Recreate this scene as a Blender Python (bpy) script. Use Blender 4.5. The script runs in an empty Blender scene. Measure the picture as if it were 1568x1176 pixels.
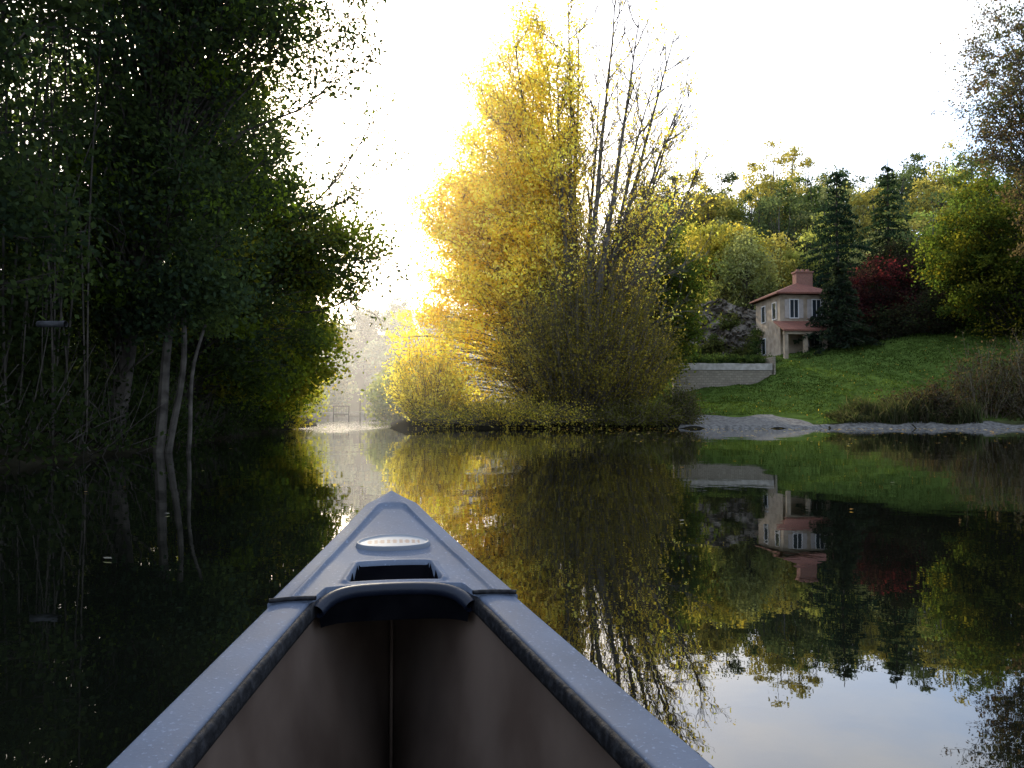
import bpy, math, numpy as np
from math import radians, sin, cos, pi
rng = np.random.default_rng(7)
scn = bpy.context.scene

# ------------------------------------------------------------------ materials
def newmat(name):
    m = bpy.data.materials.new(name); m.use_nodes = True
    nt = m.node_tree; nt.nodes.clear()
    out = nt.nodes.new('ShaderNodeOutputMaterial')
    return m, nt, out
def N(nt, t, **kw):
    n = nt.nodes.new(t)
    for k, v in kw.items(): setattr(n, k, v)
    return n
def noise_col(nt, c1, c2, scale, detail=6, lo=.35, hi=.65, coord='Object', stretch=None):
    tc = N(nt, 'ShaderNodeTexCoord'); src = tc.outputs[coord]
    if stretch:
        mp = N(nt, 'ShaderNodeMapping'); mp.inputs['Scale'].default_value = stretch
        nt.links.new(src, mp.inputs[0]); src = mp.outputs[0]
    no = N(nt, 'ShaderNodeTexNoise'); no.inputs['Scale'].default_value = scale; no.inputs['Detail'].default_value = detail
    nt.links.new(src, no.inputs['Vector'])
    r = N(nt, 'ShaderNodeValToRGB'); r.color_ramp.elements[0].position = lo; r.color_ramp.elements[1].position = hi
    r.color_ramp.elements[0].color = (*c1, 1); r.color_ramp.elements[1].color = (*c2, 1)
    nt.links.new(no.outputs[0], r.inputs[0])
    return r.outputs[0], no.outputs[0]
def simple(name, c1, c2, scale=5, rough=.7, bump=.3, bd=.02, spec=.5, **kw):
    m, nt, out = newmat(name)
    p = N(nt, 'ShaderNodeBsdfPrincipled')
    col, fac = noise_col(nt, c1, c2, scale, **kw)
    nt.links.new(col, p.inputs['Base Color']); p.inputs['Roughness'].default_value = rough
    p.inputs['Specular IOR Level'].default_value = spec
    if bump:
        b = N(nt, 'ShaderNodeBump'); b.inputs['Strength'].default_value = bump; b.inputs['Distance'].default_value = bd
        nt.links.new(fac, b.inputs['Height']); nt.links.new(b.outputs[0], p.inputs['Normal'])
    nt.links.new(p.outputs[0], out.inputs[0])
    return m

def leaf_material():
    m, nt, out = newmat('foliage')
    a = N(nt, 'ShaderNodeAttribute', attribute_name='Col')
    d = N(nt, 'ShaderNodeBsdfDiffuse'); t = N(nt, 'ShaderNodeBsdfTranslucent')
    nt.links.new(a.outputs['Color'], d.inputs['Color'])
    gm = N(nt, 'ShaderNodeMix', data_type='RGBA', blend_type='MULTIPLY'); gm.inputs[0].default_value = 1
    gm.inputs[7].default_value = (1.4, 1.4, .8, 1)
    nt.links.new(a.outputs['Color'], gm.inputs[6]); nt.links.new(gm.outputs[2], t.inputs['Color'])
    m1 = N(nt, 'ShaderNodeMixShader'); m1.inputs[0].default_value = .6
    nt.links.new(d.outputs[0], m1.inputs[1]); nt.links.new(t.outputs[0], m1.inputs[2])
    nt.links.new(m1.outputs[0], out.inputs[0])
    return m
def attr_material(name, rough=.9, nscale=6, amt=.5, spec=.1):
    m, nt, out = newmat(name)
    a = N(nt, 'ShaderNodeAttribute', attribute_name='Col')
    p = N(nt, 'ShaderNodeBsdfPrincipled'); p.inputs['Roughness'].default_value = rough
    p.inputs['Specular IOR Level'].default_value = spec
    col, fac = noise_col(nt, (1-amt,)*3, (1+amt,)*3, nscale)
    mx = N(nt, 'ShaderNodeMix', data_type='RGBA', blend_type='MULTIPLY'); mx.inputs[0].default_value = 1
    nt.links.new(a.outputs['Color'], mx.inputs[6]); nt.links.new(col, mx.inputs[7])
    nt.links.new(mx.outputs[2], p.inputs['Base Color'])
    b = N(nt, 'ShaderNodeBump'); b.inputs['Strength'].default_value = .4; b.inputs['Distance'].default_value = .05
    nt.links.new(fac, b.inputs['Height']); nt.links.new(b.outputs[0], p.inputs['Normal'])
    nt.links.new(p.outputs[0], out.inputs[0])
    return m
LEAF = leaf_material()
BARK = attr_material('bark', nscale=4)
GROUND = attr_material('soil_and_grass', rough=1, nscale=1.5, amt=.35, spec=0)

# ------------------------------------------------------------------ mesh builder
class B:
    def __init__(s): s.V=[]; s.F=[]; s.M=[]; s.C=[]; s.n=0
    def add(s, v, f, mat, col):
        v = np.asarray(v, float); f = np.asarray(f, int)
        col = np.asarray(col, float)
        if col.ndim == 1: col = np.tile(col, (len(v), 1))
        s.V.append(v); s.F.append(f + s.n); s.M.append(np.full(len(f), mat)); s.C.append(col); s.n += len(v)
    def build(s, name, mats, smooth=False):
        V = np.concatenate(s.V); F = np.concatenate(s.F); M = np.concatenate(s.M); C = np.concatenate(s.C)
        me = bpy.data.meshes.new(name)
        me.vertices.add(len(V)); me.vertices.foreach_set('co', V.ravel())
        me.loops.add(F.size); me.loops.foreach_set('vertex_index', F.ravel().astype(np.int32))
        me.polygons.add(len(F)); me.polygons.foreach_set('loop_start', (np.arange(len(F))*4).astype(np.int32))
        for m in mats: me.materials.append(m)
        me.polygons.foreach_set('material_index', M.astype(np.int32))
        me.update(calc_edges=True)
        at = me.attributes.new('Col', 'FLOAT_COLOR', 'POINT')
        at.data.foreach_set('color', np.concatenate([np.clip(C, 0, 1), np.ones((len(C), 1))], 1).ravel())
        me.polygons.foreach_set('use_smooth', np.full(len(F), smooth))
        o = bpy.data.objects.new(name, me); scn.collection.objects.link(o)
        return o
def tube(b, pts, rad, sides=5, col=(.05,.04,.03), mat=0):
    pts = np.asarray(pts, float); n = len(pts); rad = np.asarray(rad, float)*np.ones(n)
    t = np.gradient(pts, axis=0); t /= np.linalg.norm(t, axis=1)[:, None]+1e-9
    ref = np.array([1., 0, 0]) if abs(t[0, 2]) > .7 else np.array([0, 0, 1.])
    u = np.cross(t, ref); u /= np.linalg.norm(u, axis=1)[:, None]+1e-9
    w = np.cross(t, u)
    a = np.arange(sides)*2*pi/sides
    v = pts[:, None]+rad[:, None, None]*(np.cos(a)[None, :, None]*u[:, None]+np.sin(a)[None, :, None]*w[:, None])
    i = np.arange(n-1)[:, None]*sides; j = np.arange(sides)[None]; k = (j+1) % sides
    f = np.stack([i+j, i+k, i+sides+k, i+sides+j], -1).reshape(-1, 4)
    b.add(v.reshape(-1, 3), f, mat, col)
def unit(n):
    v = rng.normal(size=(n, 3)); return v/np.linalg.norm(v, axis=1)[:, None]
def leaves(b, c, L, col, asp=.62, flat=0., mat=1):
    n = len(c)
    if n == 0: return
    a = unit(n); a[:, 2] *= (1-flat); a /= np.linalg.norm(a, axis=1)[:, None]
    w = np.cross(a, unit(n)); w /= np.linalg.norm(w, axis=1)[:, None]+1e-9
    L = L*rng.uniform(.65, 1.3, n)[:, None]
    v = np.stack([c-a*L/2, c+w*L*asp/2, c+a*L/2, c-w*L*asp/2], 1).reshape(-1, 3)
    b.add(v, np.arange(4*n).reshape(n, 4), mat, np.repeat(col, 4, 0))
def bez(p0, p1, p2, n):
    t = np.linspace(0, 1, n)[:, None]
    return (1-t)**2*p0+2*t*(1-t)*p1+t*t*p2
def pal_cols(pal, n, pern):
    pal = np.array(pal, float)
    ix = rng.integers(0, len(pal), n); ix2 = rng.integers(0, len(pal), n); k = rng.random((n, 1))
    c = (pal[ix]*k+pal[ix2]*(1-k))*rng.uniform(.7, 1.3, (n, 1))
    c = np.repeat(c, pern, 0)
    return c*rng.uniform(.65, 1.35, (n*pern, 1))
def clumps(b, ells, nclump, lpc, sig, L, pal, trunk=None, shell=.6, wcol=(.045,.04,.03), br=.035, zmin=.1, flat=.65, twigs=3, colfn=None):
    vol = np.array([e[1][0]*e[1][1]*e[1][2] for e in ells]); vol = vol**.8; vol /= vol.sum()
    ix = rng.choice(len(ells), nclump, p=vol)
    C = np.array([e[0] for e in ells], float)[ix]; R = np.array([e[1] for e in ells], float)[ix]
    c = C+unit(nclump)*R*(rng.random(nclump)**(shell*.6))[:, None]
    c[:, 2] = np.where(c[:, 2] < zmin, zmin+rng.random(nclump)*.8, c[:, 2])
    sg = sig*rng.uniform(.6, 1.5, nclump)
    off = rng.normal(size=(nclump, lpc, 3))*sg[:, None, None]*np.array([1, 1, flat])
    p = c[:, None]+off
    p[..., 2] = np.maximum(p[..., 2], .04+rng.random(p.shape[:2])*.2)
    col = pal_cols(pal, nclump, lpc) if colfn is None else colfn(p.reshape(-1, 3), nclump, lpc)
    leaves(b, p.reshape(-1, 3), L, col)
    if trunk is not None:
        for i in range(nclump):
            hz = c[i, 2]*rng.uniform(.35, .75)
            k = int(np.argmin(abs(trunk[:, 2]-hz))); s = trunk[k]
            mid = (s+c[i])/2+np.array([0, 0, .15])*np.linalg.norm(c[i]-s)+rng.normal(size=3)*.25
            pts = bez(s, mid, c[i], 7); pts[1:-1] += rng.normal(size=(5, 3))*.06
            d = np.linalg.norm(c[i]-s)
            tube(b, pts, np.linspace(br*(.5+d*.18), br*.3, 7), 4, wcol)
            for _ in range(twigs):
                e = p[i, rng.integers(lpc)]
                tube(b, bez(pts[-2], (pts[-1]+e)/2+rng.normal(size=3)*.05, e, 4), np.linspace(br*.3, br*.12, 4), 3, wcol)
def trunkline(base, top, wob=.25, n=12):
    base = np.array(base, float); top = np.array(top, float)
    t = np.linspace(0, 1, n)[:, None]; p = base*(1-t)+top*t
    ph = rng.random(2)*6
    p[:, 0] += wob*np.sin(t[:, 0]*5+ph[0])*t[:, 0]; p[:, 1] += wob*np.sin(t[:, 0]*4+ph[1])*t[:, 0]
    return p
def tree(name, base, top, r, ells, nclump, lpc, sig, L, pal, b=None, wcol=(.05,.043,.035), extra=None, **kw):
    own = b is None
    if own: b = B()
    tl = trunkline(base, top)
    tube(b, tl, np.linspace(r, r*.2, len(tl)), 8, wcol)
    clumps(b, ells, nclump, lpc, sig, L, pal, trunk=tl, wcol=wcol, **kw)
    if extra: extra(b, tl)
    if own: return b.build(name, [BARK, LEAF])
def spray(b, p0, d, L, r, lev, tips, wc, kids=(5, 4), spread=.65, up=.06, n=6):
    pts = [np.array(p0, float)]; dd = np.array(d, float); dd /= np.linalg.norm(dd)
    for k in range(n-1):
        dd = dd+rng.normal(size=3)*.11+np.array([0, 0, up]); dd /= np.linalg.norm(dd)
        pts.append(pts[-1]+dd*L/(n-1))
    pts = np.array(pts); tube(b, pts, np.linspace(r, max(r*.35, .008), n), 4 if lev == 0 else 3, wc)
    tips.append((pts[1:], lev))
    if lev >= len(kids): return
    for k in range(kids[lev]):
        t = rng.uniform(.15, 1)*(n-1); i0 = min(int(t), n-2); q = pts[i0]+(pts[i0+1]-pts[i0])*(t-i0)
        tg = pts[i0+1]-pts[i0]; tg /= np.linalg.norm(tg)
        spray(b, q, tg+unit(1)[0]*spread, L*rng.uniform(.35, .6), r*.5, lev+1, tips, wc, kids, spread, up, n)

# ------------------------------------------------------------------ terrain
def ss(a, b_, x):
    t = np.clip((np.asarray(x, float)-a)/(b_-a), 0, 1); return t*t*(3-2*t)
def bankY(x): return np.interp(x, [-8, 5, 20, 30, 45, 60, 100], [46.5, 46.5, 47, 45.5, 42, 30, -60])+.25*np.sin(x*1.1)+.18*np.sin(x*2.7+1)
def parts(x, y):
    XL = np.interp(y, [-60, 10, 17, 29, 57, 100, 250], [-7.3, -7.1, -7.9, -9.9, -13.8, -24.5, -55])
    XR = np.interp(y, [40, 48, 100, 200], [-6.8, -7.2, -15.2, -32])
    YB = np.interp(x, [-8, 5, 20, 30, 45, 60, 100], [46.5, 46.5, 47, 45.5, 42, 30, -60])
    wig = .25*np.sin(x*1.1)+.18*np.sin(x*2.7+1)
    return XL-x, np.minimum(x-XR, y-YB-wig*(np.asarray(y) > 40))
def hgt(x, y):
    x = np.asarray(x, float); y = np.asarray(y, float)
    dl, d = parts(x, y)
    zl = np.clip(dl*.7, -1.4, .45)+np.clip(dl, 0, 25)*.07+ss(20, 120, dl)*22
    k = np.interp(x, [-10, 0, 9, 12, 20, 30, 38, 60], [.02, .03, .09, .16, .24, .31, .37, .38])
    clipz = np.interp(x, [7, 10, 18, 21], [.4, .15, .15, .4])
    zr = np.clip(d*.5, -1.4, clipz)+np.clip(d-1, 0, 21)*k+ss(82, 145, y)*ss(-2, 28, x)*23
    z = np.maximum(zl, zr)
    z = z+ss(190, 320, y)*34
    z = z+(.12*np.sin(x*.9+1)*np.cos(y*.7)+.07*np.sin(x*2.1)*np.sin(y*1.9))*ss(3.0, 8, np.maximum(dl, d))
    return z
xs = np.concatenate([np.linspace(-600, -70, 16), np.arange(-60, -20, 4), np.arange(-20, 45, .6), np.arange(46, 100, 4), np.linspace(110, 600, 14)])
ys = np.concatenate([np.linspace(-300, -20, 12), np.arange(-10, 40, 1.5), np.arange(40, 90, .6), np.arange(91, 200, 4), np.linspace(205, 900, 20)])
X, Y = np.meshgrid(xs, ys); Z = hgt(X, Y)
dl, dr = parts(X, Y)
col = np.tile(np.array([.018, .016, .010]), (X.size, 1)).reshape(*X.shape, 3)
lawn = (ss(.5, 1.6, dr)*ss(8, 11, X)*(1-ss(23, 27, dr))*(1-ss(27, 34, X-(Y-47)*.9)))[..., None]
rough = (ss(.5, 1, dr)*ss(20, 30, X)*(1-ss(25, 30, dr)))[..., None]
col = col*(1-rough)+np.array([.045, .045, .022])*rough
col = col*(1-lawn)+np.array([.046, .07, .015])*lawn
gb = B()
ny, nx = X.shape
i, j = np.meshgrid(np.arange(ny-1), np.arange(nx-1), indexing='ij'); a = i*nx+j
gb.add(np.stack([X, Y, Z], -1).reshape(-1, 3), np.stack([a, a+1, a+nx+1, a+nx], -1).reshape(-1, 4), 0, col.reshape(-1, 3))
gb.build('ground', [GROUND], smooth=True)

# lawn grass blades
b = B()
n = 70000
gx = rng.uniform(9, 52, n); gy = rng.uniform(46.5, 71, n)
_, d = parts(gx, gy); keep = (d > 1.0)&~((gx < 18.5)&(d < 4.3))
gx = gx[keep]; gy = gy[keep]; n = len(gx)
base = np.stack([gx, gy, hgt(gx, gy)-.01], 1)
h_ = rng.uniform(.03, .10, n)[:, None]; h_ = np.where((gx-(gy-47)*.9 > 29)[:, None], h_*3.2, h_)
an = rng.random(n)*pi; wv = np.stack([np.cos(an), np.sin(an), an*0], 1)*.05
tip = base+np.concatenate([rng.normal(size=(n, 2))*.05, np.ones((n, 1))], 1)*h_
v = np.stack([base-wv, base+wv, tip+wv*.2, tip-wv*.2], 1).reshape(-1, 3)
gc = pal_cols([(.048,.082,.016), (.058,.088,.02), (.044,.068,.016)], n, 1)
pt = .85+.32*np.sin(gx*.45+1.3*np.sin(gy*.35))*np.sin(gy*.6+gx*.2)
gc = gc*pt[:, None]
br_ = (gx-(gy-47)*.9 > 24+rng.normal(size=n)*2.0)
gc[br_] = pal_cols([(.06,.055,.025), (.045,.055,.02), (.07,.055,.03)], int(br_.sum()), 1)
lit = rng.random(n) < .012    # fallen leaves on the lawn
gc[lit] = pal_cols([(.4,.27,.05), (.3,.17,.04)], int(lit.sum()), 1)
b.add(v, np.arange(4*n).reshape(n, 4), 0, np.repeat(gc, 4, 0))
b.build('lawn_grass', [LEAF])

# gravel ramp sheet draped on the ground
b = B()
us = np.linspace(0, 1, 60); vs = np.linspace(0, 1, 24)
U, W = np.meshgrid(us, vs)
gx = 9.6+U*9.2+W*(1-U)*.6-W*U*2.2+.25*np.sin(W*9+U*3); gy = 46.5+W*(5.2-1.2*U+.5*np.sin(U*7))
gz = hgt(gx, gy)+.05
i, j = np.meshgrid(np.arange(23), np.arange(59), indexing='ij'); a = i*60+j
b.add(np.stack([gx, gy, gz], -1).reshape(-1, 3), np.stack([a, a+1, a+61, a+60], -1).reshape(-1, 4), 0, (.2,.2,.2))
GRAVEL = simple('gravel', (.06,.056,.052), (.14,.132,.12), 5, .95, .8, .04, .1)
b.build('gravel_boat_ramp', [GRAVEL], smooth=True)
b = B(); us = np.linspace(18.2, 36, 120); vs = np.linspace(0, 1, 6); U, W = np.meshgrid(us, vs)
gy = bankY(U)-.15+W*(.75+.25*np.sin(U*1.9)); gz = hgt(U, gy)+.03
i, j = np.meshgrid(np.arange(5), np.arange(119), indexing='ij'); a = i*120+j
b.add(np.stack([U, gy, gz], -1).reshape(-1, 3), np.stack([a, a+1, a+121, a+120], -1).reshape(-1, 4), 0, (.2,.2,.2))
b.build('gravel_shoreline', [GRAVEL], smooth=True)

# ------------------------------------------------------------------ water
m, nt, out = newmat('river_water')
p = N(nt, 'ShaderNodeBsdfPrincipled')
p.inputs['Base Color'].default_value = (.0025, .003, .002, 1); p.inputs['Roughness'].default_value = .01
p.inputs['IOR'].default_value = 1.55
tc = N(nt, 'ShaderNodeTexCoord')
def nz(scale, detail, st=(1, 1, 1)):
    mp = N(nt, 'ShaderNodeMapping'); mp.inputs['Scale'].default_value = st
    nt.links.new(tc.outputs['Object'], mp.inputs[0])
    q = N(nt, 'ShaderNodeTexNoise'); q.inputs['Scale'].default_value = scale; q.inputs['Detail'].default_value = detail
    nt.links.new(mp.outputs[0], q.inputs['Vector']); return q.outputs[0]
def bump(h, dist, prev=None, strength=None):
    q = N(nt, 'ShaderNodeBump'); q.inputs['Distance'].default_value = dist; q.inputs['Strength'].default_value = 1
    nt.links.new(h, q.inputs['Height'])
    if prev is not None: nt.links.new(prev, q.inputs['Normal'])
    if strength is not None: nt.links.new(strength, q.inputs['Strength'])
    return q.outputs[0]
b1 = bump(nz(.45, 2), .006)
b2 = bump(nz(4, 3), .0005, b1)
sx = N(nt, 'ShaderNodeSeparateXYZ'); nt.links.new(tc.outputs['Object'], sx.inputs[0])
my = N(nt, 'ShaderNodeMapRange'); my.inputs[1].default_value = 27; my.inputs[2].default_value = 36; nt.links.new(sx.outputs[1], my.inputs[0])
mxx = N(nt, 'ShaderNodeMapRange'); mxx.inputs[1].default_value = -6.3; mxx.inputs[2].default_value = -8; nt.links.new(sx.outputs[0], mxx.inputs[0])
mm = N(nt, 'ShaderNodeMath', operation='MULTIPLY'); nt.links.new(my.outputs[0], mm.inputs[0]); nt.links.new(mxx.outputs[0], mm.inputs[1])
b3 = bump(nz(2.2, 3), .06, b2, mm.outputs[0])
nt.links.new(b3, p.inputs['Normal']); nt.links.new(p.outputs[0], out.inputs[0])
WATER = m
b = B(); b.add([(-600,-300,0),(600,-300,0),(600,400,0),(-600,400,0)], [(0,1,2,3)], 0, (0,0,0)); b.build('river_water', [WATER])

# floating leaves
b = B()
n = 900
fx = rng.uniform(2, 34, n); fy = 46.0-rng.random(n)**1.8*26
fx = np.concatenate([fx, rng.uniform(-7, 20, 90)]); fy = np.concatenate([fy, rng.uniform(5, 40, 90)])
fx = np.concatenate([fx, [-2.1, 1.2, 4.2, -2.6, 1.9, -9.0]]); fy = np.concatenate([fy, [4.2, 5.7, 8.9, 6.1, 11, 29]])
n = len(fx); a = rng.random(n)*6.28; L = rng.uniform(.03, .095, n)*np.interp(fy, [5, 25, 46], [.4, .8, 1.25]); L[-6:] = .04
e1 = np.stack([np.cos(a), np.sin(a), a*0], 1)*L[:, None]; e2 = np.stack([-np.sin(a), np.cos(a), a*0+.06], 1)*L[:, None]*.6
c = np.stack([fx, fy, np.full(n, .012)], 1)
lc = pal_cols([(.6,.38,.05), (.5,.25,.05), (.6,.5,.3), (.35,.2,.07)], n, 1)
lc[-6:] = (.2,.19,.16)
b.add(np.stack([c-e1, c+e2*.9, c+e1, c-e2*.6], 1).reshape(-1, 3), np.arange(4*n).reshape(n, 4), 0, np.repeat(lc, 4, 0))
b.build('floating_leaves', [LEAF])

# ------------------------------------------------------------------ left bank
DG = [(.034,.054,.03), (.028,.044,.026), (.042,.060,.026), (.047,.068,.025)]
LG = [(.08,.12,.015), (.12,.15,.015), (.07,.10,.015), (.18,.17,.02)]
def overhang(starts, L, leafd, Lf, pal, kids=(7, 5), up=.05):
    def f(b, tl):
        tips = []
        for (p0, d, l, r) in starts: spray(b, p0, d, l, r, 0, tips, (.05,.043,.035), kids, .7, up)
        P = np.concatenate([t[0] for t in tips if t[1] >= 1]); P = np.repeat(P, rng.poisson(leafd, len(P)), 0)
        P = P+rng.normal(size=P.shape)*.13; leaves(b, P, Lf, pal_cols(pal, len(P), 1))
    return f
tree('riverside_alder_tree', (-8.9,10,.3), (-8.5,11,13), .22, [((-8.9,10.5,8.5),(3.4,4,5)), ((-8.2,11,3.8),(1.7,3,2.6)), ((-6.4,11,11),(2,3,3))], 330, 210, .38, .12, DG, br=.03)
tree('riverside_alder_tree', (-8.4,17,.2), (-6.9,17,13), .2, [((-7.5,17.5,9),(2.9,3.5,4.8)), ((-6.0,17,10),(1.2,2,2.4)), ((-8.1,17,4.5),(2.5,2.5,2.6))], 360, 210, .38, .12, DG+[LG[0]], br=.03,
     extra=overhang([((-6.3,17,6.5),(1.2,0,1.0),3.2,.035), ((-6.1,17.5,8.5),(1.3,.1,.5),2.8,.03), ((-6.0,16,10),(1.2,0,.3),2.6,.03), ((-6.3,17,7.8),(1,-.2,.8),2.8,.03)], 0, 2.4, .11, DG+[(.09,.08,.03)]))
tree('overhanging_maple_tree', (-10.2,24,.4), (-8.6,25,9), .24, [((-8.5,25,5.2),(3.0,3.5,4.0)), ((-6.2,25.5,6.1),(1.9,2,1.3)), ((-9.5,25,9.2),(2.4,3,2.3))], 310, 190, .42, .15, DG+LG, br=.03,
     extra=overhang([((-7.2,25,6.5),(1,0,1.5),4.6,.05), ((-6.8,25,6.8),(1.3,0,.9),3.2,.03), ((-6.5,25,5.5),(1.4,0,.3),2.6,.03), ((-6.9,25,4),(1.5,0,-.1),2.4,.03)], 0, 1.0, .14, LG+DG, up=.02))
tree('bank_hazel_tree', (-12,33,.5), (-10.6,34,8.5), .18, [((-11.1,34,4.4),(2.8,4,4.4)), ((-8.9,34,3.6),(1.5,2,2.0)), ((-9.4,34,6.6),(1.6,2,1.3))], 230, 170, .42, .18, LG+[(.25,.26,.02)], br=.03)
tree('yellow_hazel_bush', (-13.8,44,.4), (-13,44,4.5), .12, [((-12.6,43,2.5),(2.0,3,2.4))], 110, 130, .42, .2, [(.5,.45,.03), (.35,.38,.03), (.55,.42,.04)], br=.02)
for (x, y, z, rx, ry, rz, nc) in [(-14.5,13,9,4,6,8,190), (-15.5,25,7,4,7,6.5,150), (-19,38,5,4.5,8,6,110), (-12,5,9,3,3,7,120), (-24,54,4,4.5,8,5,90)]:
    tree('woodland_tree', (x,y,.5), (x,y,z+rz*.6), .25, [((x,y,z),(rx,ry,rz))], nc, 110, .6, .24, DG+[LG[2]], br=.04, twigs=1)
b = B()
ell = []
for yy in np.arange(4, 44, 1.2):
    xl = float(np.interp(yy, [4,10,17,29,57], [-7.2,-7.1,-7.9,-9.9,-13.8]))
    ell.append(((xl-.35, yy, .5), (.8, 1.0, .7)))
    ell.append(((xl-1.0, yy, 1.3), (1.1, 1.3, 1.5)))
    ell.append(((xl-2.4, yy, 2.4), (1.3, 1.3, 2.2)))
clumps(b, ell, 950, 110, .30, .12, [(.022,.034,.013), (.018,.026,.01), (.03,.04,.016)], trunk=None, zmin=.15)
for k in range(500):
    yy = rng.uniform(6, 30); xl = float(np.interp(yy, [4,10,17,29,57], [-7.2,-7.1,-7.9,-9.9,-13.8]))
    p0 = np.array([xl-rng.uniform(-.1, .8), yy, rng.uniform(-.1, .4)]); p2 = p0+np.array([rng.normal()*.4+.1, rng.normal()*.4, rng.uniform(.4, 1.8)])
    tube(b, bez(p0, (p0+p2)/2+rng.normal(size=3)*.15, p2, 5), np.linspace(.012, .005, 5), 3, (.05,.043,.035))
b.build('bank_undergrowth', [BARK, LEAF])
b = B()
for (x0, x1, z1, r) in [(-7.15,-6.85,3.6,.12), (-6.95,-6.6,3.2,.08), (-6.55,-6.35,2.6,.05)]:
    tl = trunkline((x0, 16.2, -.3), (x1, 16.4, z1), .12); tube(b, tl, np.linspace(r, r*.6, 12), 8, (.055,.048,.04))
clumps(b, [((-6.9,16.3,3.3),(1.3,1,1.0))], 30, 120, .3, .12, DG, trunk=None)
b.build('alder_stems', [BARK, LEAF])
b = B()
for k in range(46):
    y = rng.uniform(8.5, 15); x = -7.1-(y-9)*.08-rng.random()*1.6; z1 = rng.uniform(5, 10)
    tl = trunkline((x+rng.normal()*.2, y, rng.uniform(-.1, 1)), (x+rng.normal()*.4, y+rng.normal()*.3, z1), .15, 14)
    tube(b, tl, np.full(14, rng.uniform(.006, .022)), 4, (.04,.034,.027))
b.build('hanging_vines', [BARK, LEAF])
b = B(); tube(b, [(-6.75,11.4,2.05),(-6.3,11.3,2.04)], [.045,.045], 12, (.07,.07,.075)); tube(b, [(-6.75,11.4,2.05),(-6.301,11.3,2.04)], [.036,.036], 12, (.02,.02,.02))
b.build('drain_pipe', [BARK])

# ------------------------------------------------------------------ central autumn trees
YEL = [(.86,.66,.10), (.90,.74,.18), (.82,.56,.08), (.74,.66,.14)]
b = B()
tw = []
wc = (.11,.095,.08)
targets = [(.6,24.6),(2.3,23.5),(4.6,26),(6.6,27.5),(10.2,24.5),(8.6,21),(12.2,17),(-.9,21.8),(-2.6,17.8),(-4.2,14),(3.4,19.5),(7.8,24),(5.4,22.5),(10.4,19.5),(3.4,27),(9.3,16),(11.3,21.5),
           (1.6,26),(-.2,23),(-1.8,19.8),(-3.4,15.8),(2.6,21.5),(.8,20)]
for (tx, tz) in targets:
    bx = 3.6+(tx-3.6)*.08+rng.normal()*.15; by = 50.5+rng.normal()*.3; ty = 50.5+rng.normal()*2.4
    p0 = np.array([bx, by, .2]); p2 = np.array([tx, ty, tz]); p1 = np.array([bx+(tx-bx)*.40, by+(ty-by)*.4, tz*.45])
    sp = bez(p0, p1, p2, 16); sp[2:] += np.cumsum(rng.normal(size=(14, 3))*.05, 0)
    tube(b, sp, np.interp(np.linspace(0, 1, 16), [0,.4,.8,1], [.28,.19,.08,.025]), 6, wc)
    tw.append((sp[8:], 1))
    nk = 22
    for k in range(nk):
        t = (.28+.70*(k+rng.random())/nk)*15; i0 = min(int(t), 14); q = sp[i0]+(sp[i0+1]-sp[i0])*(t-i0)
        tg = sp[i0+1]-sp[i0]; tg /= np.linalg.norm(tg)
        u = unit(1)[0]; nd = tg+u*.8
        if tx < 2: nd = nd+np.array([-.25, 0, 0])
        if tx > 5: nd = nd+np.array([.15, 0, 0])
        spray(b, q, nd, rng.uniform(2.2, 5.0)*(1.25-t/15*.65), .045, 1, tw, wc, (6, 6, 4), .6, .05)
P = np.concatenate([t[0] for t in tw if t[1] >= 1])
leafy = np.clip(1.05-(P[:, 0]-.8)/4.2, .03, 1)*np.clip(1.45-P[:, 2]/26, .42, 1)
leafy = np.where(P[:, 0] > 4.8, .08*np.clip(1.7-P[:, 2]/18, .2, 1), leafy)
rep = rng.poisson(leafy*3.6)
lp = np.repeat(P, rep, 0); lp = lp+rng.normal(size=lp.shape)*.36
leaves(b, lp, .2, pal_cols(YEL, len(lp), 1))
trunk = trunkline((3.4,50.5,.2), (1.5,50.5,16), .1, 20)
clumps(b, [((-1.4,50.5,9.5),(4.3,3.5,6.0)), ((-3.9,49.8,4.8),(3.6,3,4.4)), ((-.2,50.5,14.5),(3.4,3,5.0))], 380, 75, .48, .21, YEL, trunk=trunk, wcol=wc, br=.02, twigs=2)
b.build('autumn_poplar_tree', [BARK, LEAF])

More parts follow.
